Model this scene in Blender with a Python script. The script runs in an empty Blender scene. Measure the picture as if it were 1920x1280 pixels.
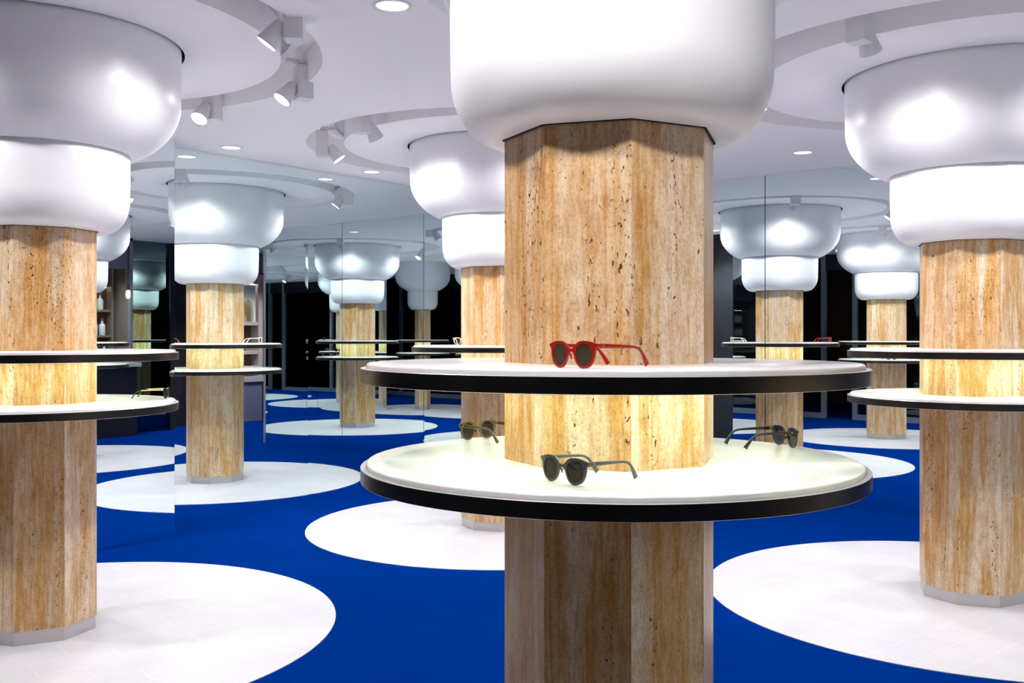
import bpy, bmesh, math, random
from mathutils import Vector, Matrix
random.seed(7)
SC = bpy.context.scene
COL = SC.collection
R = math.radians

# ------------------------------------------------------------------ camera
cam_d = bpy.data.cameras.new('camera'); cam = bpy.data.objects.new('camera', cam_d); COL.objects.link(cam)
EYE = 1.2976
cam.location = (0, 0, EYE); cam.rotation_euler = (R(90), 0, 0)
cam_d.sensor_width = 36; cam_d.lens = 36*1841.35/1920; cam_d.shift_y = -10/1920
cam_d.clip_start = .05; cam_d.clip_end = 100
SC.camera = cam

# ------------------------------------------------------------------ world, colour, light levels
w = bpy.data.worlds.new('world'); SC.world = w; w.use_nodes = True
w.node_tree.nodes['Background'].inputs[0].default_value = (.6, .62, .75, 1)
w.node_tree.nodes['Background'].inputs[1].default_value = .02
SC.view_settings.view_transform = 'Standard'; SC.view_settings.look = 'None'
SC.view_settings.exposure = 0.85; SC.view_settings.gamma = 1
cy = SC.cycles
cy.max_bounces = 14; cy.diffuse_bounces = 6; cy.glossy_bounces = 8; cy.transmission_bounces = 8; cy.transparent_max_bounces = 10
cy.sample_clamp_indirect = 25; cy.use_denoising = True; cy.blur_glossy = 1.0
SPOT_W, DOWN_W, STRIP_E = 33, 74, 2.6

# ------------------------------------------------------------------ the plan
# room axes: 'a' runs along the mirrored back wall, 'b' along the mirrored left wall, both from their corner
CORNER = Vector((.0341, 9.5338))
AL, BE = R(39.1394), R(50.0248)
DB = Vector((math.sin(BE), -math.cos(BE)))      # direction of growing a
DA = Vector((-math.sin(AL), -math.cos(AL)))     # direction of growing b
def P(a, b, z=0):
    q = CORNER + DB*a + DA*b
    return Vector((q.x, q.y, z))
H_CEIL, H_LOW, H_UP = 2.585, .9966, 1.2246
R_TAB = .59

# ------------------------------------------------------------------ helpers
def tag(o, label=None, cat=None, group=None, kind=None):
    if label: o['label'] = label
    if cat: o['category'] = cat
    if group: o['group'] = group
    if kind: o['kind'] = kind
    return o
def link(name, me, parent=None, loc=None, rot=None):
    o = bpy.data.objects.new(name, me); COL.objects.link(o)
    if parent: o.parent = parent
    if loc is not None: o.location = loc
    if rot is not None: o.rotation_euler = rot
    return o
def obj(name, bm, mats, parent=None, smooth=False, bevel=0, loc=None, rot=None, angle=40):
    bmesh.ops.recalc_face_normals(bm, faces=bm.faces)
    me = bpy.data.meshes.new(name); bm.to_mesh(me); bm.free()
    for m in (mats if isinstance(mats, (list, tuple)) else [mats]): me.materials.append(m)
    if smooth:
        me.shade_smooth()
        try: me.set_sharp_from_angle(angle=R(angle))
        except Exception: pass
    o = link(name, me, parent, loc, rot)
    if bevel:
        b = o.modifiers.new('bevel', 'BEVEL'); b.width = bevel; b.segments = 2; b.limit_method = 'ANGLE'
    return o
def empty(name, loc, rz=0):
    o = bpy.data.objects.new(name, None); COL.objects.link(o); o.location = loc; o.rotation_euler = (0, 0, rz)
    o.empty_display_size = .1
    return o
def structure(o): o['kind'] = 'structure'; return o
def box(bm, lo, hi, M=None):
    vs = [bm.verts.new((x, y, z)) for x in (lo[0], hi[0]) for y in (lo[1], hi[1]) for z in (lo[2], hi[2])]
    if M: 
        for v in vs: v.co = M @ v.co
    for f in ((0,1,3,2),(4,6,7,5),(0,4,5,1),(2,3,7,6),(0,2,6,4),(1,5,7,3)): bm.faces.new([vs[i] for i in f])
    return vs
def planbox(bm, a0, a1, b0, b1, z0, z1):
    """a box with its sides along the room axes"""
    vs = []
    for z in (z0, z1):
        for a, b in ((a0,b0),(a1,b0),(a1,b1),(a0,b1)): vs.append(bm.verts.new(P(a, b, z)))
    for f in ((3,2,1,0),(4,5,6,7),(0,1,5,4),(1,2,6,5),(2,3,7,6),(3,0,4,7)): bm.faces.new([vs[i] for i in f])
def lathe(bm, prof, n=96, cx=0, cy=0, close=False, mat=None, octo=()):
    rings = []
    for pi_, (r, z) in enumerate(prof):
        if pi_ in octo:   # this ring follows the eight-sided shaft
            rg = []
            for i in range(n):
                t = 2*math.pi*i/n; loc = (math.degrees(t)-(R_PHI-90)+22.5*0) % 45 - 22.5
                rr = r*math.cos(R(22.5))/math.cos(R(loc)); rg.append(bm.verts.new((cx+rr*math.cos(t), cy+rr*math.sin(t), z)))
            rings.append(rg); continue
        if r < 1e-6: rings.append([bm.verts.new((cx, cy, z))])
        else: rings.append([bm.verts.new((cx+r*math.cos(2*math.pi*i/n), cy+r*math.sin(2*math.pi*i/n), z)) for i in range(n)])
    k = len(rings) if close else len(rings)-1
    for j in range(k):
        A, B = rings[j], rings[(j+1) % len(rings)]
        for i in range(n):
            i2 = (i+1) % n
            if len(A) == 1: f = bm.faces.new((A[0], B[i], B[i2]))
            elif len(B) == 1: f = bm.faces.new((A[i], A[i2], B[0]))
            else: f = bm.faces.new((A[i], A[i2], B[i2], B[i]))
            if mat: f.material_index = mat[j]
def tube(bm, pts, rad, n=8, caps=True):
    pts = [Vector(p) for p in pts]
    if not isinstance(rad, (list, tuple)): rad = [rad]*len(pts)
    rings = []; up = Vector((0, 0, 1))
    for i, p in enumerate(pts):
        t = (pts[min(i+1, len(pts)-1)]-pts[max(i-1, 0)]).normalized()
        s = t.cross(up); s = s.normalized() if s.length > 1e-4 else Vector((1, 0, 0))
        u = s.cross(t)
        r = rad[i]; rx, ry = (r if isinstance(r, tuple) else (r, r))
        rings.append([bm.verts.new(p+s*rx*math.cos(2*math.pi*k/n)+u*ry*math.sin(2*math.pi*k/n)) for k in range(n)])
    for A, B in zip(rings, rings[1:]):
        for k in range(n): bm.faces.new((A[k], A[(k+1) % n], B[(k+1) % n], B[k]))
    if caps: bm.faces.new(rings[0][::-1]); bm.faces.new(rings[-1])
R_PHI = 4.66
def smooth_loop(pts, k=4):
    out = []; n = len(pts)
    for i in range(n):
        p0, p1, p2, p3 = (Vector(pts[(i+j-1) % n]) for j in range(4))
        for s in range(k):
            t = s/k
            out.append(.5*((2*p1)+(-p0+p2)*t+(2*p0-5*p1+4*p2-p3)*t*t+(-p0+3*p1-3*p2+p3)*t**3))
    return out
def copy_tree(o, parent=None):
    c = o.copy(); COL.objects.link(c); c.parent = parent
    for ch in list(o.children): copy_tree(ch, c)
    return c

# ------------------------------------------------------------------ materials
def mat(name, color=(.8,.8,.8), rough=.5, metal=0, spec=.5, coat=0, emit=None, e=0):
    m = bpy.data.materials.new(name); m.use_nodes = True
    b = m.node_tree.nodes['Principled BSDF']
    b.inputs['Base Color'].default_value = (*color, 1); b.inputs['Roughness'].default_value = rough
    b.inputs['Metallic'].default_value = metal; b.inputs['Specular IOR Level'].default_value = spec
    b.inputs['Coat Weight'].default_value = coat; b.inputs['Coat Roughness'].default_value = .08
    if emit: b.inputs['Emission Color'].default_value = (*emit, 1); b.inputs['Emission Strength'].default_value = e
    return m
class NT:
    def __init__(s, m): s.m = m; s.t = m.node_tree; s.b = s.t.nodes.get('Principled BSDF')
    def n(s, typ, **k):
        x = s.t.nodes.new(typ)
        for a, v in k.items():
            if a.startswith('i_'): x.inputs[a[2:].replace('_', ' ')].default_value = v
            else: setattr(x, a, v)
        return x
    def l(s, a, b): s.t.links.new(a, b)
    def ramp(s, fac, stops, interp='LINEAR'):
        r = s.n('ShaderNodeValToRGB'); r.color_ramp.interpolation = interp
        el = r.color_ramp.elements
        while len(el) < len(stops): el.new(.5)
        for x, (p, c) in zip(el, stops): x.position = p; x.color = (*c, 1) if len(c) == 3 else c
        s.l(fac, r.inputs[0]); return r.outputs[0]
    def mix(s, fac, a, b, mode='MIX'):
        x = s.n('ShaderNodeMix', data_type='RGBA', blend_type=mode)
        for inp, v in ((0, fac), (6, a), (7, b)):
            if hasattr(v, 'is_output'): s.l(v, x.inputs[inp])
            else: x.inputs[inp].default_value = v if not isinstance(v, tuple) else (*v, 1)
        return x.outputs[2]

def travertine():
    m = mat('travertine', rough=.32, spec=.45); T = NT(m)
    uv = T.n('ShaderNodeUVMap', uv_map='UVMap')
    oi = T.n('ShaderNodeObjectInfo')
    addv = T.n('ShaderNodeVectorMath', operation='ADD'); T.l(uv.outputs[0], addv.inputs[0])
    sc = T.n('ShaderNodeVectorMath', operation='SCALE'); sc.inputs[3].default_value = 3.7
    T.l(oi.outputs['Location'], sc.inputs[0]); T.l(sc.outputs[0], addv.inputs[1])
    def noise(su, sv, detail=5, rough=.55, dist=0., off=0.):
        mp = T.n('ShaderNodeMapping'); mp.inputs['Scale'].default_value = (su, sv, 1); mp.inputs['Location'].default_value = (off, off*1.7, off)
        T.l(addv.outputs[0], mp.inputs[0])
        nz = T.n('ShaderNodeTexNoise', i_Scale=1., i_Detail=detail, i_Roughness=rough, i_Distortion=dist)
        T.l(mp.outputs[0], nz.inputs[0]); return nz.outputs[0], mp
    big, _ = noise(6.5, .55, 5, .58, .5)
    vein, _ = noise(20, 1.15, 6, .62, .6, 3)
    fine, _ = noise(95, 22, 4, .65, .3, 5)
    grain, _ = noise(150, 110, 5, .8, .2, 7)
    patch, _ = noise(14, 7, 5, .65, 1.2, 11)
    c1 = T.ramp(big, [(.34, (.80,.68,.54)), (.43, (.74,.58,.41)), (.49, (.62,.34,.09)), (.53, (.60,.32,.08)), (.58, (.74,.58,.40)), (.67, (.84,.74,.60))])
    c2 = T.ramp(vein, [(.34, (.86,.77,.64)), (.45, (.70,.53,.35)), (.50, (.53,.27,.065)), (.555, (.70,.51,.31)), (.68, (.82,.71,.56))])
    c = T.mix(.45, c1, c2)
    c3 = T.ramp(fine, [(.34, (.70,.56,.42)), (.5, (1.,1.,1.)), (.66, (1.1,1.1,1.1))])
    c = T.mix(.55, c, T.mix(1., c, c3, 'MULTIPLY'))
    c4 = T.ramp(grain, [(.36, (.74,.66,.58)), (.5, (1.,1.,1.)), (.64, (1.1,1.1,1.1))])
    c = T.mix(.9, c, T.mix(1., c, c4, 'MULTIPLY'))
    pt = T.ramp(patch, [(.38, (.86,.76,.66)), (.52, (1.,1.,1.)), (.65, (1.05,1.08,1.12))])
    c = T.mix(.7, c, T.mix(1., c, pt, 'MULTIPLY'))
    sx = T.n('ShaderNodeSeparateXYZ'); T.l(uv.outputs[0], sx.inputs[0])
    dv = T.n('ShaderNodeMath', operation='DIVIDE'); dv.inputs[1].default_value = 1.37; T.l(sx.outputs[0], dv.inputs[0])
    ad = T.n('ShaderNodeMath', operation='ADD'); ad.inputs[1].default_value = .2; T.l(dv.outputs[0], ad.inputs[0])
    fl = T.n('ShaderNodeMath', operation='FLOOR'); T.l(ad.outputs[0], fl.inputs[0])
    cb = T.n('ShaderNodeCombineXYZ'); T.l(fl.outputs[0], cb.inputs[0]); T.l(oi.outputs['Location'], cb.inputs[1]) if False else None
    wn = T.n('ShaderNodeTexWhiteNoise', noise_dimensions='3D')
    av = T.n('ShaderNodeVectorMath', operation='ADD'); T.l(cb.outputs[0], av.inputs[0]); T.l(sc.outputs[0], av.inputs[1]); T.l(av.outputs[0], wn.inputs[0])
    ft = T.ramp(wn.outputs[0], [(0, (.86,.80,.74)), (.35, (1.,.97,.94)), (.7, (1.04,1.06,1.10)), (1, (.95,.86,.74))])
    c = T.mix(1., c, ft, 'MULTIPLY')
    # pits, gathered in upright strings
    pit, _ = noise(130, 60, 3, .55, .5, 17)
    band, _ = noise(16, 1.5, 3, .6, .3, 23)
    mask = T.ramp(band, [(.47, (0,0,0)), (.60, (1,1,1))])
    thr = T.n('ShaderNodeMath', operation='MULTIPLY'); thr.inputs[1].default_value = .18; T.l(mask, thr.inputs[0])
    th2 = T.n('ShaderNodeMath', operation='SUBTRACT'); th2.inputs[0].default_value = .80; T.l(thr.outputs[0], th2.inputs[1])
    gt = T.n('ShaderNodeMath', operation='GREATER_THAN'); T.l(pit, gt.inputs[0]); T.l(th2.outputs[0], gt.inputs[1])
    pf = T.n('ShaderNodeMath', operation='MULTIPLY'); pf.inputs[1].default_value = .95; T.l(gt.outputs[0], pf.inputs[0])
    c = T.mix(pf.outputs[0], c, (.05, .022, .01))
    T.l(c, T.b.inputs['Base Color'])
    bp = T.n('ShaderNodeBump', i_Strength=.12, i_Distance=.002); T.l(grain, bp.inputs['Height']); T.l(bp.outputs[0], T.b.inputs['Normal'])
    return m
M_TRAV = travertine()

def stone_white(name, col, rough, lo=.93):
    m = mat(name, col, rough); T = NT(m)
    tc = T.n('ShaderNodeTexCoord'); mp = T.n('ShaderNodeMapping'); mp.inputs['Scale'].default_value = (2.2, 9, 9)
    T.l(tc.outputs['Object'], mp.inputs[0])
    nz = T.n('ShaderNodeTexNoise', i_Scale=1.6, i_Detail=6., i_Roughness=.6, i_Distortion=.4); T.l(mp.outputs[0], nz.inputs[0])
    c = T.ramp(nz.outputs[0], [(.35, tuple(x*lo for x in col)), (.6, col)])
    T.l(c, T.b.inputs['Base Color']); return m
M_TOP = stone_white('pale_stone', (.80,.765,.75), .16, .93)

def floor_stone():
    m = mat('floor_stone', (.74,.72,.75), .42); T = NT(m)
    tc = T.n('ShaderNodeTexCoord')
    nz = T.n('ShaderNodeTexNoise', i_Scale=3., i_Detail=6., i_Roughness=.6); T.l(tc.outputs['Object'], nz.inputs[0])
    c = T.ramp(nz.outputs[0], [(.35, (.58,.555,.58)), (.65, (.63,.605,.63))])
    br = T.n('ShaderNodeTexBrick', i_Scale=1.55); br.offset = .5
    br.inputs['Mortar Size'].default_value = .006; br.inputs['Color1'].default_value = (0,0,0,1); br.inputs['Color2'].default_value = (0,0,0,1); br.inputs['Mortar'].default_value = (1,1,1,1)
    mp = T.n('ShaderNodeMapping'); mp.inputs['Rotation'].default_value = (0,0,R(-40)); T.l(tc.outputs['Object'], mp.inputs[0]); T.l(mp.outputs[0], br.inputs[0])
    f = T.n('ShaderNodeMath', operation='MULTIPLY'); f.inputs[1].default_value = .35; T.l(br.outputs['Color'], f.inputs[0])
    c = T.mix(f.outputs[0], c, (.74,.72,.74)); T.l(c, T.b.inputs['Base Color']); return m
M_FLOORSTONE = floor_stone()

def carpet():
    m = mat('blue_carpet', (.0,.045,.33), 1., spec=.0); T = NT(m)
    tc = T.n('ShaderNodeTexCoord')
    mp = T.n('ShaderNodeMapping'); mp.inputs['Scale'].default_value = (6, 160, 6); mp.inputs['Rotation'].default_value = (0,0,R(8)); T.l(tc.outputs['Object'], mp.inputs[0])
    nz = T.n('ShaderNodeTexNoise', i_Scale=1., i_Detail=5., i_Roughness=.7); T.l(mp.outputs[0], nz.inputs[0])
    n2 = T.n('ShaderNodeTexNoise', i_Scale=1.3, i_Detail=4., i_Roughness=.6); T.l(tc.outputs['Object'], n2.inputs[0])
    c = T.ramp(nz.outputs[0], [(.3, (.0,.016,.14)), (.7, (.0,.030,.21))])
    c = T.mix(T.ramp(n2.outputs[0], [(.35, (0,0,0)), (.65, (.5,.5,.5))]), c, (.0,.018,.155))
    T.l(c, T.b.inputs['Base Color'])
    bp = T.n('ShaderNodeBump', i_Strength=.4, i_Distance=.004); T.l(nz.outputs[0], bp.inputs['Height']); T.l(bp.outputs[0], T.b.inputs['Normal'])
    return m
M_CARPET = carpet()
M_CEIL = mat('ceiling_paint', (.93,.905,.92), .85, spec=.2)
M_CAP = mat('white_lacquer', (.80,.79,.82), .36, spec=.5)
M_RIM = mat('blackened_steel', (.06,.054,.052), .30, metal=.9)
M_STEEL = mat('satin_steel', (.62,.60,.60), .34, metal=.9)
M_PLINTH = mat('brushed_steel', (.58,.555,.55), .38, metal=.75)
M_BLACK = mat('black_gap', (.004,.004,.005), .9)
M_WHITE = mat('white_metal', (.76,.75,.76), .4)
M_GREYMET = mat('grey_metal', (.36,.40,.45), .35, metal=.6)
M_DARK = mat('dark_wall', (.012,.012,.017), .55)
M_PURPLE = mat('dark_lilac_panel', (.17,.155,.24), .5)
M_BLUSH = mat('blush_paint', (.50,.41,.39), .5)
M_WOOD = mat('brown_veneer', (.30,.16,.08), .5)
M_BROWN = mat('dark_brown_panel', (.09,.04,.012), .6)
M_TAUPE = mat('taupe_panel', (.16,.13,.11), .55)
M_OLIVEW = mat('olive_backing', (.42,.39,.27), .6)
M_CREAM = mat('cream_plaster', (.80,.77,.68), .6)
def mirror_mat():
    m = bpy.data.materials.new('mirror_glass'); m.use_nodes = True; T = NT(m); T.t.nodes.remove(T.b)
    g = T.n('ShaderNodeBsdfGlossy'); g.inputs['Roughness'].default_value = 0; g.inputs['Color'].default_value = (.82,.915,.925,1)
    T.l(g.outputs[0], T.t.nodes['Material Output'].inputs[0]); return m
M_MIRROR = mirror_mat()
def glass_mat(name, tint, refl=1.5):
    m = bpy.data.materials.new(name); m.use_nodes = True; T = NT(m); T.t.nodes.remove(T.b)
    tr = T.n('ShaderNodeBsdfTransparent'); tr.inputs[0].default_value = (*tint, 1)
    g = T.n('ShaderNodeBsdfGlossy'); g.inputs['Roughness'].default_value = 0
    fr = T.n('ShaderNodeFresnel'); fr.inputs[0].default_value = refl
    mx = T.n('ShaderNodeMixShader'); T.l(fr.outputs[0], mx.inputs[0]); T.l(tr.outputs[0], mx.inputs[1]); T.l(g.outputs[0], mx.inputs[2])
    T.l(mx.outputs[0], T.t.nodes['Material Output'].inputs[0]); return m
M_GLASS = glass_mat('shopfront_glass', (.80,.84,.86))
M_TEAL = glass_mat('tinted_glass', (.74,.90,.88))
def emis(name, col, s):
    m = bpy.data.materials.new(name); m.use_nodes = True; T = NT(m); T.t.nodes.remove(T.b)
    e = T.n('ShaderNodeEmission'); e.inputs[0].default_value = (*col, 1); e.inputs[1].default_value = s
    T.l(e.outputs[0], T.t.nodes['Material Output'].inputs[0]); return m
M_LENS = emis('lamp_lens', (1,.98,1), 9)
M_DOWN = emis('downlight_lens', (.93,.97,1), 4)
M_STRIP = emis('led_strip', (.88,1,.79), STRIP_E)
M_BULB = emis('warm_bulb', (1,.62,.28), 5)
M_NICHE = emis('niche_light', (1,.9,.72), 7)

# ------------------------------------------------------------------ floor, ceiling, shell
bm = bmesh.new(); planbox(bm, -4, 14, -5, 12, -.1, 0)
structure(obj('floor', bm, M_CARPET))

COLUMNS = dict(
    F=dict(xy=(.2341, 2.3485), ring=(-.05, .10, 1.40, 1.12)),
    L=dict(xy=(-2.0953, 4.3397), ring=(-.08, -.03, 1.32, 1.045)),
    B=dict(xy=(-.0963, 6.7373), ring=(-.07, 0, 1.22, 1.04)),
    R=dict(xy=(2.3016, 4.9191), ring=(-.07, -.04, 1.255, 1.05)),
)
pe, pf = P(6.16, 5.10), P(10.40, -2.38)
COLUMNS['E'] = dict(xy=(pe.x, pe.y), ring=None)
COLUMNS['G'] = dict(xy=(pf.x, pf.y), ring=(0, 0, 1.25, 1.045))
DOWN = [(-.467, 3.83), (-1.92, 6.71), (-1.10, 7.70), (2.04, 6.89)]
DOWN += [tuple(P(a, b)[:2]) for a, b in ((.28, 5.6), (3.2, 2.9), (6.2, 3.4), (6.2, .7), (1.65, 6.9), (8.4, 3.0), (8.4, 6.0), (5.3, -1.3), (5.75, -1.75))]  # the last one is an added lamp that brightens the shelf unit

def circle(bm, cx, cy, r, z, n=96): return [bm.verts.new((cx+r*math.cos(2*math.pi*i/n), cy+r*math.sin(2*math.pi*i/n), z)) for i in range(n)]
def loop_edges(bm, vs): return [bm.edges.new((vs[i], vs[(i+1) % len(vs)])) for i in range(len(vs))]
bm = bmesh.new(); z = H_CEIL; edges = []
corners = [bm.verts.new(P(a, b, z)) for a, b in ((-4,-5),(14,-5),(14,12),(-4,12))]
edges += loop_edges(bm, corners)
for k, c in COLUMNS.items():
    if c['ring']:
        dx, dy, ro, ri = c['ring']; edges += loop_edges(bm, circle(bm, c['xy'][0]+dx, c['xy'][1]+dy, ro, z, 128))
for x, y in DOWN: edges += loop_edges(bm, circle(bm, x, y, .066, z, 40))
bmesh.ops.triangle_fill(bm, edges=edges, use_beauty=True)
me = bpy.data.meshes.new('ceiling'); bm.to_mesh(me); bm.free(); me.materials.append(M_CEIL)
ceiling = structure(link('ceiling', me))
for f in me.polygons: pass
SLOT = .17
for k, c in COLUMNS.items():
    if not c['ring']: continue
    x, y = c['xy']; dx, dy, ro, ri = c['ring']
    bm = bmesh.new()
    lathe(bm, [(ro, z), (ro, z+SLOT), (0, z+SLOT)], 128, x+dx, y+dy)          # the round recess
    obj('ceiling_recess', bm, M_CEIL, ceiling, smooth=True)
    bm = bmesh.new()
    lathe(bm, [(.617, z+.10), (.617, z), (ri, z), (ri, z+.14), (.62, z+.14)], 128, x, y)   # floating ring inside it
    obj('ceiling_disc', bm, M_CEIL, ceiling, smooth=True)
    bm = bmesh.new(); lathe(bm, [(.612, z+.004), (.612, z+.12), (.3, z+.12)], 96, x, y)
    bm2 = bmesh.new(); lathe(bm2, [(.6165, z+.0015), (.6165, z+.05), (.6, z+.05)], 96, x, y); bm.free()
    obj('shadow_gap', bm2, M_BLACK, ceiling)
bm = bmesh.new(); planbox(bm, -4, 14, -5, 12, z+SLOT+.01, z+SLOT+.06)
structure(obj('ceiling', bm, M_CEIL))

def wallbox(name, a0, a1, b0, b1, m, z0=0, z1=H_CEIL):
    bm = bmesh.new(); planbox(bm, a0, a1, b0, b1, z0, z1); return structure(obj(name, bm, m))
wallbox('wall_left', -.14, -.015, -.14, 4.95, M_DARK)
wallbox('wall_back', -.015, 3.90, -.14, -.015, M_DARK)
wallbox('wall_back', 3.90, 6.70, -2.75, -2.6, M_PURPLE)
wallbox('wall_back', -4, 14, -5.1, -5, M_DARK)
wallbox('wall_right', 6.64, 6.76, 1.33, 4.50, M_DARK)
wallbox('wall_right', 13.9, 14, -5, 12, M_DARK)
wallbox('wall_left', -4.1, -4, -5, 12, M_DARK)
wallbox('wall_left', -2.7, -2.6, 4.95, 7.75, M_DARK)
wallbox('wall_left', -2.7, -.14, 4.85, 4.95, M_DARK)
wallbox('wall_front', -4, 14, 11, 11.1, M_BROWN)
wallbox('wall_front', 1.2, 14, 10.5, 10.6, M_DARK)

# mirrors --------------------------------------------------------------
def mirror(a0, b0, a1, b1, into, label, group, cat='mirror', m=None, z0=.0, z1=H_CEIL-.001, edge=True):
    """a full height pane from one plan point to the other; 'into' is the plan direction of the room"""
    p, q = P(a0, b0), P(a1, b1); d = (q-p).normalized(); n = Vector((-d.y, d.x, 0))
    inn = DB*into[0]+DA*into[1]
    if n.x*inn.x+n.y*inn.y < 0: n = -n
    bm = bmesh.new(); t = .006
    g = .003
    p2, q2 = p+d*g, q-d*g
    vs = [bm.verts.new((v.x, v.y, zz)) for zz in (z0, z1) for v in (p2-n*t, q2-n*t, q2, p2)]
    fs = [bm.faces.new([vs[i] for i in f]) for f in ((3,2,1,0),(4,5,6,7),(0,1,5,4),(1,2,6,5),(2,3,7,6),(3,0,4,7))]
    for f in fs: f.material_index = 1
    fs[4].material_index = 0
    o = obj('mirror_panel', bm, [m or M_MIRROR, M_DARK])
    return tag(o, label, cat, group)
def tilt(a, b0, b1, deg):   # end points of a pane on the left wall turned a little about its middle
    s = math.tan(R(deg))*(b1-b0)/2
    return a-s, b0, a+s, b1
SA = [0.0, 1.267, 2.54, 3.85, 4.93]
A_OFF = .272; A2T = -.7; A3T = -.08
ga, gb = 'full height mirror panes on the left wall', 'full height mirror panes on the back wall'
mirror(0, .012, 0, SA[1], (1,0), 'frameless mirror pane in the corner, mostly hidden behind the rear and front columns', ga)
mirror(*tilt(0, SA[1], SA[2], A2T), (1,0), 'frameless mirror pane showing the small far column between two thin seams', ga)
mirror(*tilt(0, SA[2], SA[3], A3T), (1,0), 'frameless mirror pane showing the nearer reflected column and the open shelf niche', ga)
mirror(A_OFF, SA[3], A_OFF+.021, SA[4], (1,0), 'frameless mirror pane set forward beside the left column, showing the bar shelves', ga)
bm = bmesh.new(); planbox(bm, .002, A_OFF-.002, SA[3]+.001, SA[3]+.008, .004, H_CEIL-.004)
structure(obj('trim_1', bm, M_DARK))
mirror(.012, 0, 1.30, 0, (0,1), 'frameless back wall mirror pane nearest the corner, behind the front column', gb)
mirror(1.30, 0, 2.60, 0, (0,1), 'frameless back wall mirror pane just left of the seam beside the front column', gb)
mirror(2.60, 0, 3.88, 0, (0,1), 'frameless back wall mirror pane reaching behind the right column', gb)
bm = bmesh.new(); planbox(bm, 3.88, 3.915, -.14, .004, 0, H_CEIL); structure(obj('trim_2', bm, M_STEEL))
ge = 'mirror panes on the wall opposite, seen only in reflection'
mirror(6.62, 1.33, 6.62, 2.95, (-1,0), 'mirror pane on the opposite wall beside the bar, seen in reflection', ge)
mirror(6.62, 2.95, 6.62, 4.50, (-1,0), 'mirror pane on the opposite wall at its free end, seen in reflection', ge)

# ------------------------------------------------------------------ display columns
PHI = 4.66
def octa(r, z, uvscale=1):
    return [Vector((r*math.sin(R(PHI+45*k)), -r*math.cos(R(PHI+45*k)), z)) for k in range(8)]
def shaft_mesh(z0, z1, r=.2524):
    bm = bmesh.new(); uvl = bm.loops.layers.uv.new('UVMap')
    lo, hi = octa(r, z0), octa(r, z1); wd = (lo[0]-lo[1]).length
    A = [bm.verts.new(v) for v in lo]; B = [bm.verts.new(v) for v in hi]
    for k in range(8):
        k2 = (k+1) % 8; f = bm.faces.new((A[k], A[k2], B[k2], B[k]))
        o = k*1.37
        for l_, u in zip(f.loops, ((o, z0), (o+wd, z0), (o+wd, z1), (o, z1))): l_[uvl].uv = u
    return bm
def make_column():
    root = empty('display_column', (0, 0, 0))
    bm = shaft_mesh(.062, 1.80)
    me = bpy.data.meshes.new('shaft'); bm.normal_update(); bm.to_mesh(me); bm.free(); me.materials.append(M_TRAV)
    link('shaft', me, root)
    bm = bmesh.new(); lo, hi = octa(.2475, 0), octa(.2475, .0615)
    A = [bm.verts.new(v) for v in lo]; B = [bm.verts.new(v) for v in hi]
    for k in range(8): bm.faces.new((A[k], A[(k+1) % 8], B[(k+1) % 8], B[k]))
    bm.faces.new(B); obj('plinth', bm, M_PLINTH, root)
    for nm, h in (('display_shelf', H_LOW), ('display_shelf', H_UP)):
        bm = bmesh.new(); r = R_TAB-.013
        lathe(bm, [(.20, h-.01), (r-.002, h-.01), (r-.0005, h+.007), (r-.002, h+.0095), (r-.0045, h+.011), (.20, h+.011)], 160, close=True)
        sh = obj(nm, bm, M_TOP, root, smooth=True, angle=50)
        bm = bmesh.new()
        lathe(bm, [(R_TAB-.0125, h-.033), (R_TAB-.001, h-.033), (R_TAB, h-.0322), (R_TAB, h-.0008), (R_TAB-.001, h), (R_TAB-.0125, h)], 160, close=True, mat=[1,1,0,1,1,1])
        obj('metal_rim', bm, [M_RIM, M_STEEL], sh, smooth=True, angle=30)
        bm = bmesh.new(); lathe(bm, [(.20, h-.030), (R_TAB-.0125, h-.030), (R_TAB-.0125, h-.0105), (.20, h-.0105)], 96, close=True)
        obj('underside', bm, M_WHITE, sh)
        if h == H_UP:
            bm = bmesh.new(); lathe(bm, [(.275, h-.0335), (.50, h-.0335), (.50, h-.0305), (.275, h-.0305)], 96, close=True)
            obj('light_strip', bm, M_STRIP, sh)
    # capital: lower bowl, upper bowl
    def arc(cx, cz, rx, rz, a0, a1, n=14): return [(cx+rx*math.cos(R(a0+(a1-a0)*i/n)), cz+rz*math.sin(R(a0+(a1-a0)*i/n))) for i in range(n+1)]
    zb = 1.762
    bm = bmesh.new()
    pr = [(.2, 2.14), (.2, zb+.03), (.259, zb+.03), (.259, zb-.0005), (.270, zb-.0005), (.276, zb)] + arc(.278, zb+.145, .102, .145, -84, 0) + [(.381, 1.95), (.382, 2.02), (.382, 2.095), (.378, 2.112)] 
    lathe(bm, pr, 256, close=True, octo=(2, 3)); lb = obj('lower_bowl', bm, M_CAP, root, smooth=True, angle=60)
    bm = bmesh.new(); lathe(bm, [(.2585, zb-.002), (.2585, zb+.02), (.2528, zb+.02), (.2528, zb-.002)], 256, close=True, octo=(0, 1, 2, 3)); obj('shadow_gap', bm, M_BLACK, lb)
    bm = bmesh.new(); lathe(bm, [(.2555, zb+.0), (.2555, zb+.029), (.245, zb+.029)], 64)
    bm.free()
    zj = 2.102
    pr = [(.2, zj+.02), (.36, zj+.006), (.390, zj+.002), (.397, zj)] + arc(.200, zj+.250, .400, .288, -60, 0, 22) + [(.602, 2.45), (.604, 2.60), (.602, 2.66), (.2, 2.66)]
    bm = bmesh.new(); lathe(bm, pr, 128, close=True); obj('upper_bowl', bm, M_CAP, root, smooth=True, angle=60)
    return root
proto = make_column()
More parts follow.
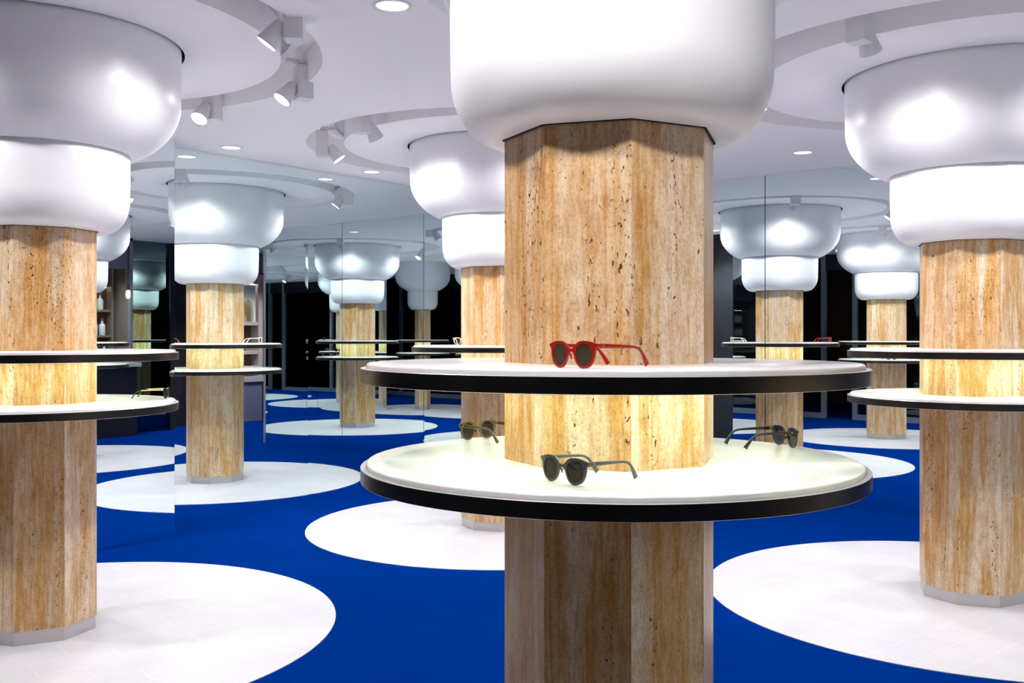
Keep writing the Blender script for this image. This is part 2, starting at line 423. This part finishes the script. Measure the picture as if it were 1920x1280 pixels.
CLAB = dict(
    F=('travertine display column nearest the camera, carrying red sunglasses on its upper shelf', 'front'),
    L=('travertine display column cut by the left edge of the picture', 'left'),
    B=('smaller travertine display column half hidden behind the front column, by the mirror corner', 'rear'),
    R=('travertine display column cut by the right edge of the picture', 'right'),
    E=('display column by the free end of the opposite wall, seen only in the mirrors', 'side'),
    G=('distant display column behind tinted glass beside the bar, seen only in the mirrors', 'distant'))
INSTANCE = {}
for i, (k, c) in enumerate(COLUMNS.items()):
    o = proto if i == 0 else copy_tree(proto)
    o.location = (*c['xy'], 0); tag(o, CLAB[k][0], 'display column', 'travertine display columns with two round shelves'); INSTANCE[k] = o
# white stone discs let into the carpet
SLAB = dict(F='white stone floor disc under the front column', L='white stone floor disc under the left column, cut by the lower left frame edge',
    B='white stone floor disc under the rear column by the mirror corner', R='white stone floor disc under the right column, cut by the right frame edge',
    E='white stone floor disc by the opposite wall, seen only in the mirrors', G='white stone floor disc behind the tinted glass, seen only in the mirrors')
for i, (k, c) in enumerate(COLUMNS.items()):
    bm = bmesh.new(); h = .0035 if k != 'E' else .0042
    lathe(bm, [(0, h), (1.294, h), (1.296, h-.0005), (1.296, .0)], 160)
    o = obj('floor_disc', bm, M_FLOORSTONE, None, loc=(*c['xy'], 0))
    tag(o, SLAB[k], 'floor inlay', 'round white stone inlays in the carpet')

# ------------------------------------------------------------------ track spotlights
def make_fixture():
    """local -y is towards the column; origin on the track"""
    root = empty('track_spotlight', (0, 0, 0))
    bm = bmesh.new(); box(bm, (-.017, -.05, -.02), (.017, .05, 0)); obj('track_adapter', bm, M_WHITE, root, bevel=.002)
    bm = bmesh.new(); box(bm, (-.042, .0, -.20), (.042, .078, -.03)); box(bm, (-.012, .03, -.036), (.012, .06, -.019)); obj('driver_box', bm, M_WHITE, root, bevel=.002)
    ang = R(-36)
    M = Matrix.Translation((0, -.075, -.215)) @ Matrix.Rotation(ang, 4, 'X')
    bm = bmesh.new(); lathe(bm, [(0, .11), (.022, .11), (.028, .10), (.047, .004), (.047, 0), (.043, 0), (.043, .006), (0, .006)], 40)
    bmesh.ops.transform(bm, matrix=M, verts=bm.verts); obj('lamp_head', bm, M_WHITE, root, smooth=True)
    bm = bmesh.new(); lathe(bm, [(0, .0025), (.0425, .0025), (.0425, .005)], 40); bmesh.ops.transform(bm, matrix=M, verts=bm.verts); obj('lens', bm, M_LENS, root)
    bm = bmesh.new(); tube(bm, [(0, .012, -.13), (0, -.02, -.14)], .010, 12); obj('yoke', bm, M_WHITE, root, smooth=True)
    ld = bpy.data.lights.new('spot', 'SPOT'); ld.energy = SPOT_W; ld.spot_size = R(108); ld.spot_blend = 1.0; ld.shadow_soft_size = .055; ld.color = (1, .975, .965)
    lo = bpy.data.objects.new('spot_beam', ld); COL.objects.link(lo); lo.parent = root
    lo.matrix_local = M @ Matrix.Translation((0, 0, -.006))
    return root
fx = make_fixture(); used = False
FIX = dict(
    F=[(.62, 1.05), (-1.12, .45), (1.15, -.35), (-.85, -.85), (.15, -1.2)],
    L=[(1.00, .64), (1.17, -.34, 20), (.41, 1.10), (-1.1, .1), (-.35, -1.08)],
    B=[(-1.14, -.14), (-.77, -.88), (.45, -1.04), (1.06, .35), (-.1, 1.12)],
    R=[(-.85, -.86), (-1.05, .35), (.35, -1.08), (1.05, .4), (.05, 1.12)],
    G=[(-1.1, -.1), (.2, -1.1), (1.0, .5), (-.3, 1.1)], E=[])  # the distant column's spotlights are added to brighten it
WORD = dict(F='front', L='left', B='rear', R='right', G='distant')
def side(v):
    a = math.degrees(math.atan2(v[1], v[0])) % 360
    return ['right', 'far right', 'far', 'far left', 'left', 'near left', 'near', 'near right'][int((a+22.5)//45) % 8]
for k, vs in FIX.items():
    cx, cy = COLUMNS[k]['xy']
    for j, v in enumerate(vs):
        o = fx if not used else copy_tree(fx); used = True
        vv = Vector(v); 
        o.location = (cx+v[0], cy+v[1], H_CEIL+.115)
        o.rotation_euler = (0, 0, math.atan2(v[1], v[0])-R(90)+R(v[2] if len(v) > 2 else 0))
        tag(o, f'white track spotlight in the {side(v)} side of the ceiling ring above the {WORD[k]} column', 'spotlight', 'track spotlights around the column heads')
for k in 'FLBRG':
    x, y = COLUMNS[k]['xy']; dx, dy, ro, ri = COLUMNS[k]['ring']
    bm = bmesh.new(); rr = (ri+.02+ro-.02)/2; rr = 1.12
    lathe(bm, [(rr-.018, z+.115), (rr+.018, z+.115), (rr+.018, z+.14), (rr-.018, z+.14)], 96, close=True)
    for q in range(6):
        t = q*math.pi/3; box(bm, (rr*math.cos(t)-.006, rr*math.sin(t)-.006, z+.13), (rr*math.cos(t)+.006, rr*math.sin(t)+.006, z+SLOT))
    o = obj('lighting_track', bm, M_WHITE, None, smooth=True, loc=(x, y, 0))
    tag(o, f'white curved lighting track in the ceiling ring above the {WORD[k]} column', 'lighting track', 'curved lighting tracks')

# downlights -----------------------------------------------------------
bm = bmesh.new()
DL = ['round recessed downlight in the ceiling left of the front column head, largest in view', 'round recessed downlight above the seam of the left mirror wall, beside the left column',
      'round recessed downlight close to the rear column head on its left', 'round recessed downlight between the front and right column heads'] + \
     ['round recessed downlight by the left wall near the shopfront', 'round recessed downlight between the rear and right column heads', 'round recessed downlight by the opposite mirror wall', 'round recessed downlight in front of the bar',
      'round recessed downlight near the shopfront glass', 'round recessed downlight behind the opposite mirror wall', 'round recessed downlight in the passage by the shopfront', 'round recessed downlight before the shelf unit', 'added downlight brightening the shelf unit, closest to its arch niche']
def make_down():
    root = empty('downlight', (0, 0, 0))
    bm = bmesh.new(); lathe(bm, [(.0655, .0), (.078, -.0005), (.078, -.003), (.0665, -.004), (.062, 0), (.058, .03), (.052, .055), (.0655, .055)], 48, close=True)
    obj('trim_ring', bm, M_WHITE, root, smooth=True)
    bm = bmesh.new(); lathe(bm, [(0, .048), (.052, .048), (.052, .056), (0, .056)], 48); obj('lens', bm, M_DOWN, root)
    ld = bpy.data.lights.new('down', 'SPOT'); ld.energy = DOWN_W; ld.spot_size = R(110); ld.spot_blend = .8; ld.shadow_soft_size = .05; ld.color = (.97, .98, 1)
    lo = bpy.data.objects.new('downlight_beam', ld); COL.objects.link(lo); lo.parent = root; lo.location = (0, 0, -.01)
    return root
bm.free()
dproto = make_down()
for i, (x, y) in enumerate(DOWN):
    o = dproto if i == 0 else copy_tree(dproto)
    o.location = (x, y, H_CEIL); tag(o, DL[i], 'downlight', 'round recessed downlights')

# ------------------------------------------------------------------ sunglasses
def plastic(name, col, rough=.12, trans=0.):
    m = mat(name, col, rough, spec=.45, coat=.15)
    m.node_tree.nodes['Principled BSDF'].inputs['Transmission Weight'].default_value = trans
    return m
def lens_mat(name, tint, body):
    m = bpy.data.materials.new(name); m.use_nodes = True; T = NT(m)
    T.b.inputs['Base Color'].default_value = (*body, 1); T.b.inputs['Roughness'].default_value = .06
    tr = T.n('ShaderNodeBsdfTransparent'); tr.inputs[0].default_value = (*tint, 1)
    mx = T.n('ShaderNodeMixShader'); mx.inputs[0].default_value = .62
    T.l(tr.outputs[0], mx.inputs[1]); T.l(T.b.outputs[0], mx.inputs[2]); T.l(mx.outputs[0], T.t.nodes['Material Output'].inputs[0]); return m
M_RED = plastic('red_acetate', (.36,.012,.009)); M_GREY = plastic('smoke_acetate', (.11,.105,.12), trans=.4); M_OLIVE = plastic('olive_acetate', (.085,.075,.018), trans=.3)
M_BLK = plastic('black_acetate', (.006,.006,.007), .1); M_CRM = plastic('cream_acetate', (.78,.68,.58)); M_BLU = plastic('blue_acetate', (.02,.30,.70))
M_GOLD = mat('gold_metal', (.83,.62,.25), .2, metal=1); M_SILV = mat('silver_metal', (.8,.8,.8), .2, metal=1)
L_GREEN = lens_mat('green_brown_lens', (.30,.27,.19), (.08,.07,.045)); L_BROWN = lens_mat('brown_lens', (.22,.16,.13), (.06,.042,.036))
L_WINE = lens_mat('wine_lens', (.16,.03,.025), (.03,.004,.004)); L_BLACK = lens_mat('black_lens', (.05,.045,.05), (.006,.005,.006))
HALF = [(0,10.6),(5,11),(9.5,14),(15,19.5),(24,24),(36,25.6),(50,24.6),(60,22.4),(67,20.6),(71.3,19.3),(71.8,15.5),(68.5,12.5),(66,9),(64.6,-1),(61.5,-11),(55,-20.5),(45,-26),(34,-27.2),(24,-24.6),(15.5,-16.5),(10.5,-6),(7,1),(3.5,4),(0,4.8)]
def bend(x): return .0011*x*x
def lens_loop(s, grow=0., n=40):
    out = []
    for i in range(n):
        t = 2*math.pi*i/n; c, q = math.cos(t), math.sin(t)
        x = (23.0+grow)*math.copysign(abs(c)**.86, c); zz = (21.4+grow)*math.copysign(abs(q)**.9, q)
        x *= 1-.05*(1-zz/20.8)*.8
        out.append((s*(36.5+x), zz-1.2))
    return out
def make_glasses(frame, lens, temple=None, tip=None, mark=M_SILV, thin=False):
    temple = temple or frame; tip = tip or temple
    root = empty('sunglasses', (0, 0, 0)); S = .001; zc = 27.4
    full = HALF + [(-x, zz) for x, zz in HALF[-2:0:-1]]
    pts = smooth_loop([(x, zz, 0) for x, zz in full], 4)
    bm = bmesh.new()
    def ring(loop, y): return [bm.verts.new((x*S, (y+bend(x))*S, (zz+zc)*S)) for x, zz in loop]
    out2 = [(p[0], p[1]) for p in pts]
    th = 4.2 if not thin else 2.0
    faces_sets = []
    allv = []
    for y in (0, th):
        loops = [ring(out2, y), ring(lens_loop(1), y), ring(lens_loop(-1), y)]
        es = []
        for L_ in loops: es += loop_edges(bm, L_)
        flat = {v: v.co.y for L_ in loops for v in L_}
        for v in flat: v.co.y = 0
        bmesh.ops.triangle_fill(bm, edges=es, use_beauty=True)
        for v, yy in flat.items(): v.co.y = yy
        allv.append(loops)
    for A, B in zip(*allv):
        n = len(A)
        for i in range(n): bm.faces.new((A[i], A[(i+1) % n], B[(i+1) % n], B[i]))
    obj('frame', bm, frame, root, bevel=.0009, smooth=True, angle=35)
    for s in (1, -1):
        bm = bmesh.new(); lo = lens_loop(s, .4)
        A = [bm.verts.new((x*S, (1.3+bend(x))*S, (zz+zc)*S)) for x, zz in lo]; B = [bm.verts.new((x*S, (3.0+bend(x))*S, (zz+zc)*S)) for x, zz in lo]
        n = len(A); bm.faces.new(A); bm.faces.new(B[::-1])
        for i in range(n): bm.faces.new((A[i], A[(i+1) % n], B[(i+1) % n], B[i]))
        obj('lens', bm, lens, root)
        # temple: a bar of oblong section that drops to a broad tip
        y0 = bend(68)+3
        path = [(68, y0, 43), (68.3, y0+25, 43), (67, y0+60, 42.3), (64.5, y0+96, 41), (63.2, y0+109, 38.5), (62, y0+118, 33), (60.5, y0+126, 24), (59, y0+133, 14), (57.5, y0+139, 5.0)]
        hh = [4.6, 4.2, 3.4, 2.7, 2.7, 2.9, 3.5, 4.6, 5.2]
        tt = [2.1, 1.9, 1.7, 1.6, 1.7, 1.8, 2.0, 2.2, 2.3]
        if thin: hh = [2.4, 2.0, 1.6, 1.3, 1.4, 1.6, 1.9, 2.4, 2.6]; tt = [1.2]*4+[1.5]*5
        def bar(path, hh, tt):
            bm = bmesh.new(); rings = []
            for i, p in enumerate(path):
                p = Vector(p); t = (Vector(path[min(i+1, len(path)-1)])-Vector(path[max(i-1, 0)])).normalized()
                sx = Vector((1, 0, 0)); u = sx.cross(t).normalized()
                rings.append([bm.verts.new(Vector((p+sx*(tt[i]*cx)*s*-1 if False else p+sx*tt[i]*cx+u*hh[i]*cz))*S) for cx, cz in ((-1,-.7),(-.6,-1),(.6,-1),(1,-.7),(1,.7),(.6,1),(-.6,1),(-1,.7))])
            for A, B in zip(rings, rings[1:]):
                for k in range(8): bm.faces.new((A[k], A[(k+1) % 8], B[(k+1) % 8], B[k]))
            bm.faces.new(rings[0][::-1]); bm.faces.new(rings[-1])
            for v in bm.verts: v.co.x *= s
            return bm
        cut = 4 if tip is not temple else len(path)
        tp = obj('temple', bar(path[:cut], hh[:cut], tt[:cut]), temple, root, smooth=True, angle=50)
        if tip is not temple: obj('tip', bar(path[cut-1:], hh[cut-1:], tt[cut-1:]), tip, tp, smooth=True, angle=50)
        bm = bmesh.new(); box(bm, (s*63*S, (y0-2)*S, 39.5*S), (s*65.8*S, (y0+6)*S, 46.5*S)); obj('hinge', bm, M_GOLD, tp, bevel=.0005)
        # the small v-shaped metal mark on the outside of the temple
        bm = bmesh.new()
        xx = s*(68.2+tt[1]+.15)
        for (ya, za, yb, zb_) in ((13, 45.2, 14.7, 41.4), (16.6, 45.2, 14.9, 41.4), (14.8, 44.6, 14.8, 43.6)):
            tube(bm, [(xx*S, (y0+ya)*S, za*S), (xx*S, (y0+yb)*S, zb_*S)], .0004, 5)
        obj('maker_mark', bm, mark, tp)
        bm = bmesh.new(); tube(bm, [(s*8.5*S, 3.5*S, (zc+1)*S), (s*7.5*S, 7.5*S, (zc-1.5)*S), (s*9.5*S, 8.6*S, (zc-8)*S)], [.0012, .0028, .0012], 8); obj('nose_pad', bm, frame, root, smooth=True)
    return root
def place(o, x, y, zz, dx, dy):
    """(dx, dy): direction in which the temples point"""
    o.location = (x, y, zz); o.rotation_euler = (0, 0, math.atan2(dy, dx)-R(90)); return o
T_LOW, T_UP = H_LOW+.0113, H_UP+.0113
GG = 'sunglasses shown on the round shelves'
def at_px(px, py, zz):
    Z = 1841.35*(EYE-zz)/(py-630.); return (px-960)/1841.35*Z, Z
g = make_glasses(M_RED, L_GREEN); place(g, .113, 1.895, T_UP, .81, .59); tag(g, 'red sunglasses with green-brown lenses on the upper shelf of the front column', 'sunglasses', GG); g_red = g
g = make_glasses(M_GREY, L_BROWN, mark=M_GOLD); place(g, .098, 1.935, T_LOW, .79, .61); tag(g, 'translucent grey sunglasses with brown lenses at the front of the lower shelf', 'sunglasses', GG)
g = make_glasses(M_OLIVE, L_WINE, mark=M_GOLD); place(g, -.100, 2.765, T_LOW, .70, -.71); tag(g, 'olive sunglasses with wine lenses, seen from behind, left of the front column shaft', 'sunglasses', GG)
g = make_glasses(M_BLK, L_BLACK, mark=M_GOLD); place(g, .722, 2.58, T_LOW, -.97, -.22); tag(g, 'black sunglasses facing away on the right of the front column lower shelf', 'sunglasses', GG); g_blk = g
g = make_glasses(M_BLK, L_BROWN, temple=M_GOLD, tip=M_BLK, thin=True, mark=M_GOLD); place(g, -1.60, 4.565, T_LOW, -.98, -.14); tag(g, 'slim gold sunglasses with black tips on the lower shelf of the left column', 'sunglasses', GG)
g_gold = g
def rel(col, da, db):
    c = COLUMNS[col]['xy']; v = DB*da+DA*db; return c[0]+v.x, c[1]+v.y
g = make_glasses(M_CRM, L_BROWN); x, y = rel('B', -.47, -.15); g_crm = g
v = DB*.77+DA*.63; place(g, x, y, T_UP, v.x, v.y); tag(g, 'cream sunglasses at the left of the rear column upper shelf', 'sunglasses', GG)
g = copy_tree(g_red); x, y = rel('B', .42, .28); v = DB*-.77+DA*-.63; place(g, x, y, T_UP, v.x, v.y); tag(g, 'red sunglasses at the right of the rear column upper shelf, behind the front column', 'sunglasses', GG)
g = copy_tree(g_blk); x, y = rel('R', .38, -.31); v = DB*-.8+DA*.6; place(g, x, y, T_UP, v.x, v.y); tag(g, 'black sunglasses at the far right of the right column upper shelf', 'sunglasses', GG)
g = copy_tree(g_blk); x, y = rel('R', .30, -.40); v = DB*-.8+DA*.6; place(g, x, y, T_LOW, v.x, v.y); tag(g, 'black sunglasses at the far side of the right column lower shelf', 'sunglasses', GG)

# ------------------------------------------------------------------ shopfront: glass, posts, sill
GLAZ = [(-2.6, -1.42), (-1.42, -.22), (.28, 1.46), (1.46, 2.62), (2.62, 3.8), (3.8, 5.0), (7.2, 8.4), (8.4, 9.6), (9.6, 10.8), (10.8, 12.0)]
for i, (a0, a1) in enumerate(GLAZ):
    bm = bmesh.new(); planbox(bm, a0+.03, a1-.03, 7.76, 7.772, .08, H_CEIL); o = structure(obj('window_%d' % (i+1), bm, M_GLASS))
    bm = bmesh.new(); planbox(bm, a0-.035, a0+.035, 7.73, 7.80, 0, H_CEIL); obj('post', bm, M_GREYMET, o)
    bm = bmesh.new(); planbox(bm, a0+.035, a1-.035, 7.73, 7.80, 0, .085); obj('bottom_rail', bm, M_GREYMET, o)
bm = bmesh.new(); planbox(bm, -.255, -.185, 7.73, 7.80, 0, H_CEIL); structure(obj('trim_3', bm, M_GREYMET))
bm = bmesh.new(); planbox(bm, 4.965, 5.035, 7.73, 7.80, 0, H_CEIL); structure(obj('trim_4', bm, M_GREYMET))
wallbox('wall_front', -2.6, 14, 7.74, 7.80, M_DARK, H_CEIL-.25, H_CEIL)

# ------------------------------------------------------------------ shelf unit on the opposite wall
root = empty('shelf_unit', P(6.6, -1.26, 0)); tag(root, 'blush shelf unit with lilac base, seen in the mirror right of the reflected column', 'shelf unit')
def upart(name, a0, a1, b0, b1, z0, z1, m, par=None, bev=.003):
    bm = bmesh.new(); planbox(bm, a0, a1, b0, b1, z0, z1)
    bmesh.ops.transform(bm, matrix=Matrix.Translation(-P(6.6, -1.26)), verts=bm.verts)
    return obj(name, bm, m, par or root, bevel=bev)
U0, U1 = -1.97, -.74
upart('base', 6.56, 6.80, U0, U1, 0, .60, M_PURPLE)
upart('counter', 6.53, 6.80, U0, U1, .60, .685, M_BLUSH)
upart('back_panel', 6.74, 6.80, U0, U1, .685, 2.27, M_WOOD)
upart('top_panel', 6.56, 6.80, U0, U1, 2.24, H_CEIL-.01, M_PURPLE)
upart('cornice', 6.54, 6.74, U0, U1, 2.10, 2.24, M_BLUSH)
for b0, b1 in ((U0, U0+.08), (-1.36, -1.30), (U1-.08, U1)): upart('upright', 6.545, 6.74, b0, b1, .685, 2.10, M_BLUSH)
upart('niche_back', 6.735, 6.739, U0+.08, -1.36, 1.515, 2.10, M_OLIVEW, bev=0)
for zz in (.79, 1.02, 1.46): upart('shelf', 6.56, 6.74, U0+.08, U1-.08, zz, zz+.055, M_BLUSH)
upart('niche_light', 6.64, 6.72, U0+.1, -1.38, 2.092, 2.099, M_NICHE, bev=0)
# arch ornament
root_a = empty('arch_ornament', P(6.575, -1.62, 1.5155)); tag(root_a, 'cream plaster arch standing in the lit top niche of the shelf unit', 'ornament')
bm = bmesh.new(); outer = [(-.24, 0), (-.24, .56), (.24, .56), (.24, 0)]
inner = [(.115*math.cos(t)+.09, max(.0, .34*math.sin(t)**.8 if t < 3.14 else 0)) for t in [math.pi*i/16 for i in range(17)]]
prof = [(-.24, 0), (-.24, .56), (.24, .56), (.24, 0)] + inner[:-1] + [(-.025, 0)]
F_ = [bm.verts.new((0, x, zz)) for x, zz in prof]; es = loop_edges(bm, F_); bmesh.ops.triangle_fill(bm, edges=es, use_beauty=True)
r_ = bmesh.ops.extrude_face_region(bm, geom=bm.faces[:]); bmesh.ops.translate(bm, vec=(.05, 0, 0), verts=[v for v in r_['geom'] if isinstance(v, bmesh.types.BMVert)])
ar = obj('arch', bm, M_CREAM, root_a); root_a.rotation_euler = (0, 0, math.atan2(DB.y, DB.x))
mglass = {}
for (mm, ll, b, zz, lab) in ((M_BLU, L_BROWN, -1.62, 1.0765, 'blue sunglasses on the middle shelf of the reflected shelf unit'), (M_BLK, L_BLACK, -1.58, .8465, 'black sunglasses on the lowest shelf of the reflected shelf unit')):
    g = make_glasses(mm, ll); p = P(6.575, b, zz); place(g, p.x, p.y, p.z, DB.x, DB.y); tag(g, lab, 'sunglasses', 'sunglasses on the shelf unit')

# ------------------------------------------------------------------ bar behind the opposite wall
wallbox('wall_right', 6.64, 6.76, -.735, -.50, M_DARK)
bm = bmesh.new(); planbox(bm, 6.66, 6.675, -.50, .08, .0, H_CEIL); structure(obj('window_11', bm, M_TEAL))
bm = bmesh.new(); planbox(bm, 6.64, 6.70, .08, .12, 0, H_CEIL); structure(obj('trim_5', bm, M_GREYMET))
bm = bmesh.new(); planbox(bm, 7.05, 7.15, .16, 2.6, 0, H_CEIL); structure(obj('wall_bar', bm, M_TAUPE))
bm = bmesh.new(); planbox(bm, 6.70, 7.15, .12, .16, 0, H_CEIL); structure(obj('wall_bar', bm, M_TAUPE))
root = empty('bar_counter', P(6.45, .85)); tag(root, 'black bar counter with white top, seen in the mirror beside the left column', 'bar counter')
def bpart(name, a0, a1, b0, b1, z0, z1, m, c, par=None):
    bm = bmesh.new(); planbox(bm, a0, a1, b0, b1, z0, z1); bmesh.ops.transform(bm, matrix=Matrix.Translation(-c), verts=bm.verts); return obj(name, bm, m, par or root, bevel=.003)
c0 = P(6.45, .85)
bpart('body', 6.34, 6.62, .21, 1.30, 0, .90, M_DARK, c0); bpart('worktop', 6.28, 6.63, .185, 1.32, .90, .95, M_TOP, c0)
root = bottle_shelf = empty('bottle_shelf', P(7.05, .95)); tag(root, 'dark open shelving with bottles behind the bar counter, seen in the mirror', 'shelf'); c1 = P(7.05, .95)
bpart('back_panel', 7.02, 7.045, .20, 1.45, 0, 2.2, M_BROWN, c1)
for zz in (.95, 1.28, 1.62, 1.96): bpart('shelf', 6.91, 7.02, .23, 1.42, zz, zz+.03, M_TAUPE, c1)
for b0 in (.195, 1.42): bpart('upright', 6.90, 7.02, b0, b0+.035, 0, 2.2, M_TAUPE, c1)
M_BOT = mat('white_bottle', (.55,.62,.62), .15); M_CAPB = mat('dark_cap', (.10,.11,.12), .3)
def make_bottle():
    r0 = empty('bottle', (0, 0, 0)); bm = bmesh.new(); lathe(bm, [(0, 0), (.040, 0), (.042, .004), (.042, .12), (.036, .14), (.016, .155), (.014, .19), (0, .19)], 20); obj('body', bm, M_BOT, r0, smooth=True)
    bm = bmesh.new(); lathe(bm, [(0, .19), (.019, .19), (.019, .225), (0, .225)], 20); obj('cap', bm, M_CAPB, r0, smooth=True); return r0
bp0 = make_bottle(); first = True
for si, zz in enumerate((.98, 1.31, 1.65)):
    for bi, b in enumerate((.30, .41, .53, .67, .81, .97)):
        o = bp0 if first else copy_tree(bp0); first = False
        o.location = P(6.96, b+.03*si, zz+.0005); tag(o, f'pale bottle on the {["bottom","middle","top"][si]} bar shelf, {["first","second","third","fourth","fifth","sixth"][bi]} from its right end in the mirror', 'bottle', 'bottles behind the bar')
root = empty('pendant_lamp', P(6.50, .24, H_CEIL)); tag(root, 'bare warm bulb pendant on a black cord over the bar', 'pendant lamp')
bm = bmesh.new(); lathe(bm, [(0, 0), (.06, 0), (.06, -.03), (0, -.03)], 24); obj('ceiling_rose', bm, M_BLACK, root)
bm = bmesh.new(); tube(bm, [(0, 0, -.02), (0, 0, -.62)], .005, 8); obj('cord', bm, M_BLACK, root)
bm = bmesh.new(); lathe(bm, [(0, -.60), (.022, -.60), (.024, -.68), (0, -.68)], 20); obj('socket', bm, M_BLACK, root)
bm = bmesh.new(); lathe(bm, [(0, -.68), (.018, -.685), (.026, -.705), (.031, -.735), (.026, -.765), (.018, -.79), (0, -.795)], 20); obj('bulb', bm, M_BULB, root, smooth=True)

bm = bmesh.new(); planbox(bm, 6.64, 7.05, .12, 1.33, 2.2, H_CEIL-.002); structure(obj('trim_6', bm, M_PURPLE))
bm = bmesh.new(); planbox(bm, 6.995, 7.005, .25, 1.40, 1.945, 1.955); bmesh.ops.transform(bm, matrix=Matrix.Translation(-c1), verts=bm.verts)  # added glowing strip under the top shelf, brightens the bottles
obj('added_shelf_glow', bm, M_NICHE, bottle_shelf)
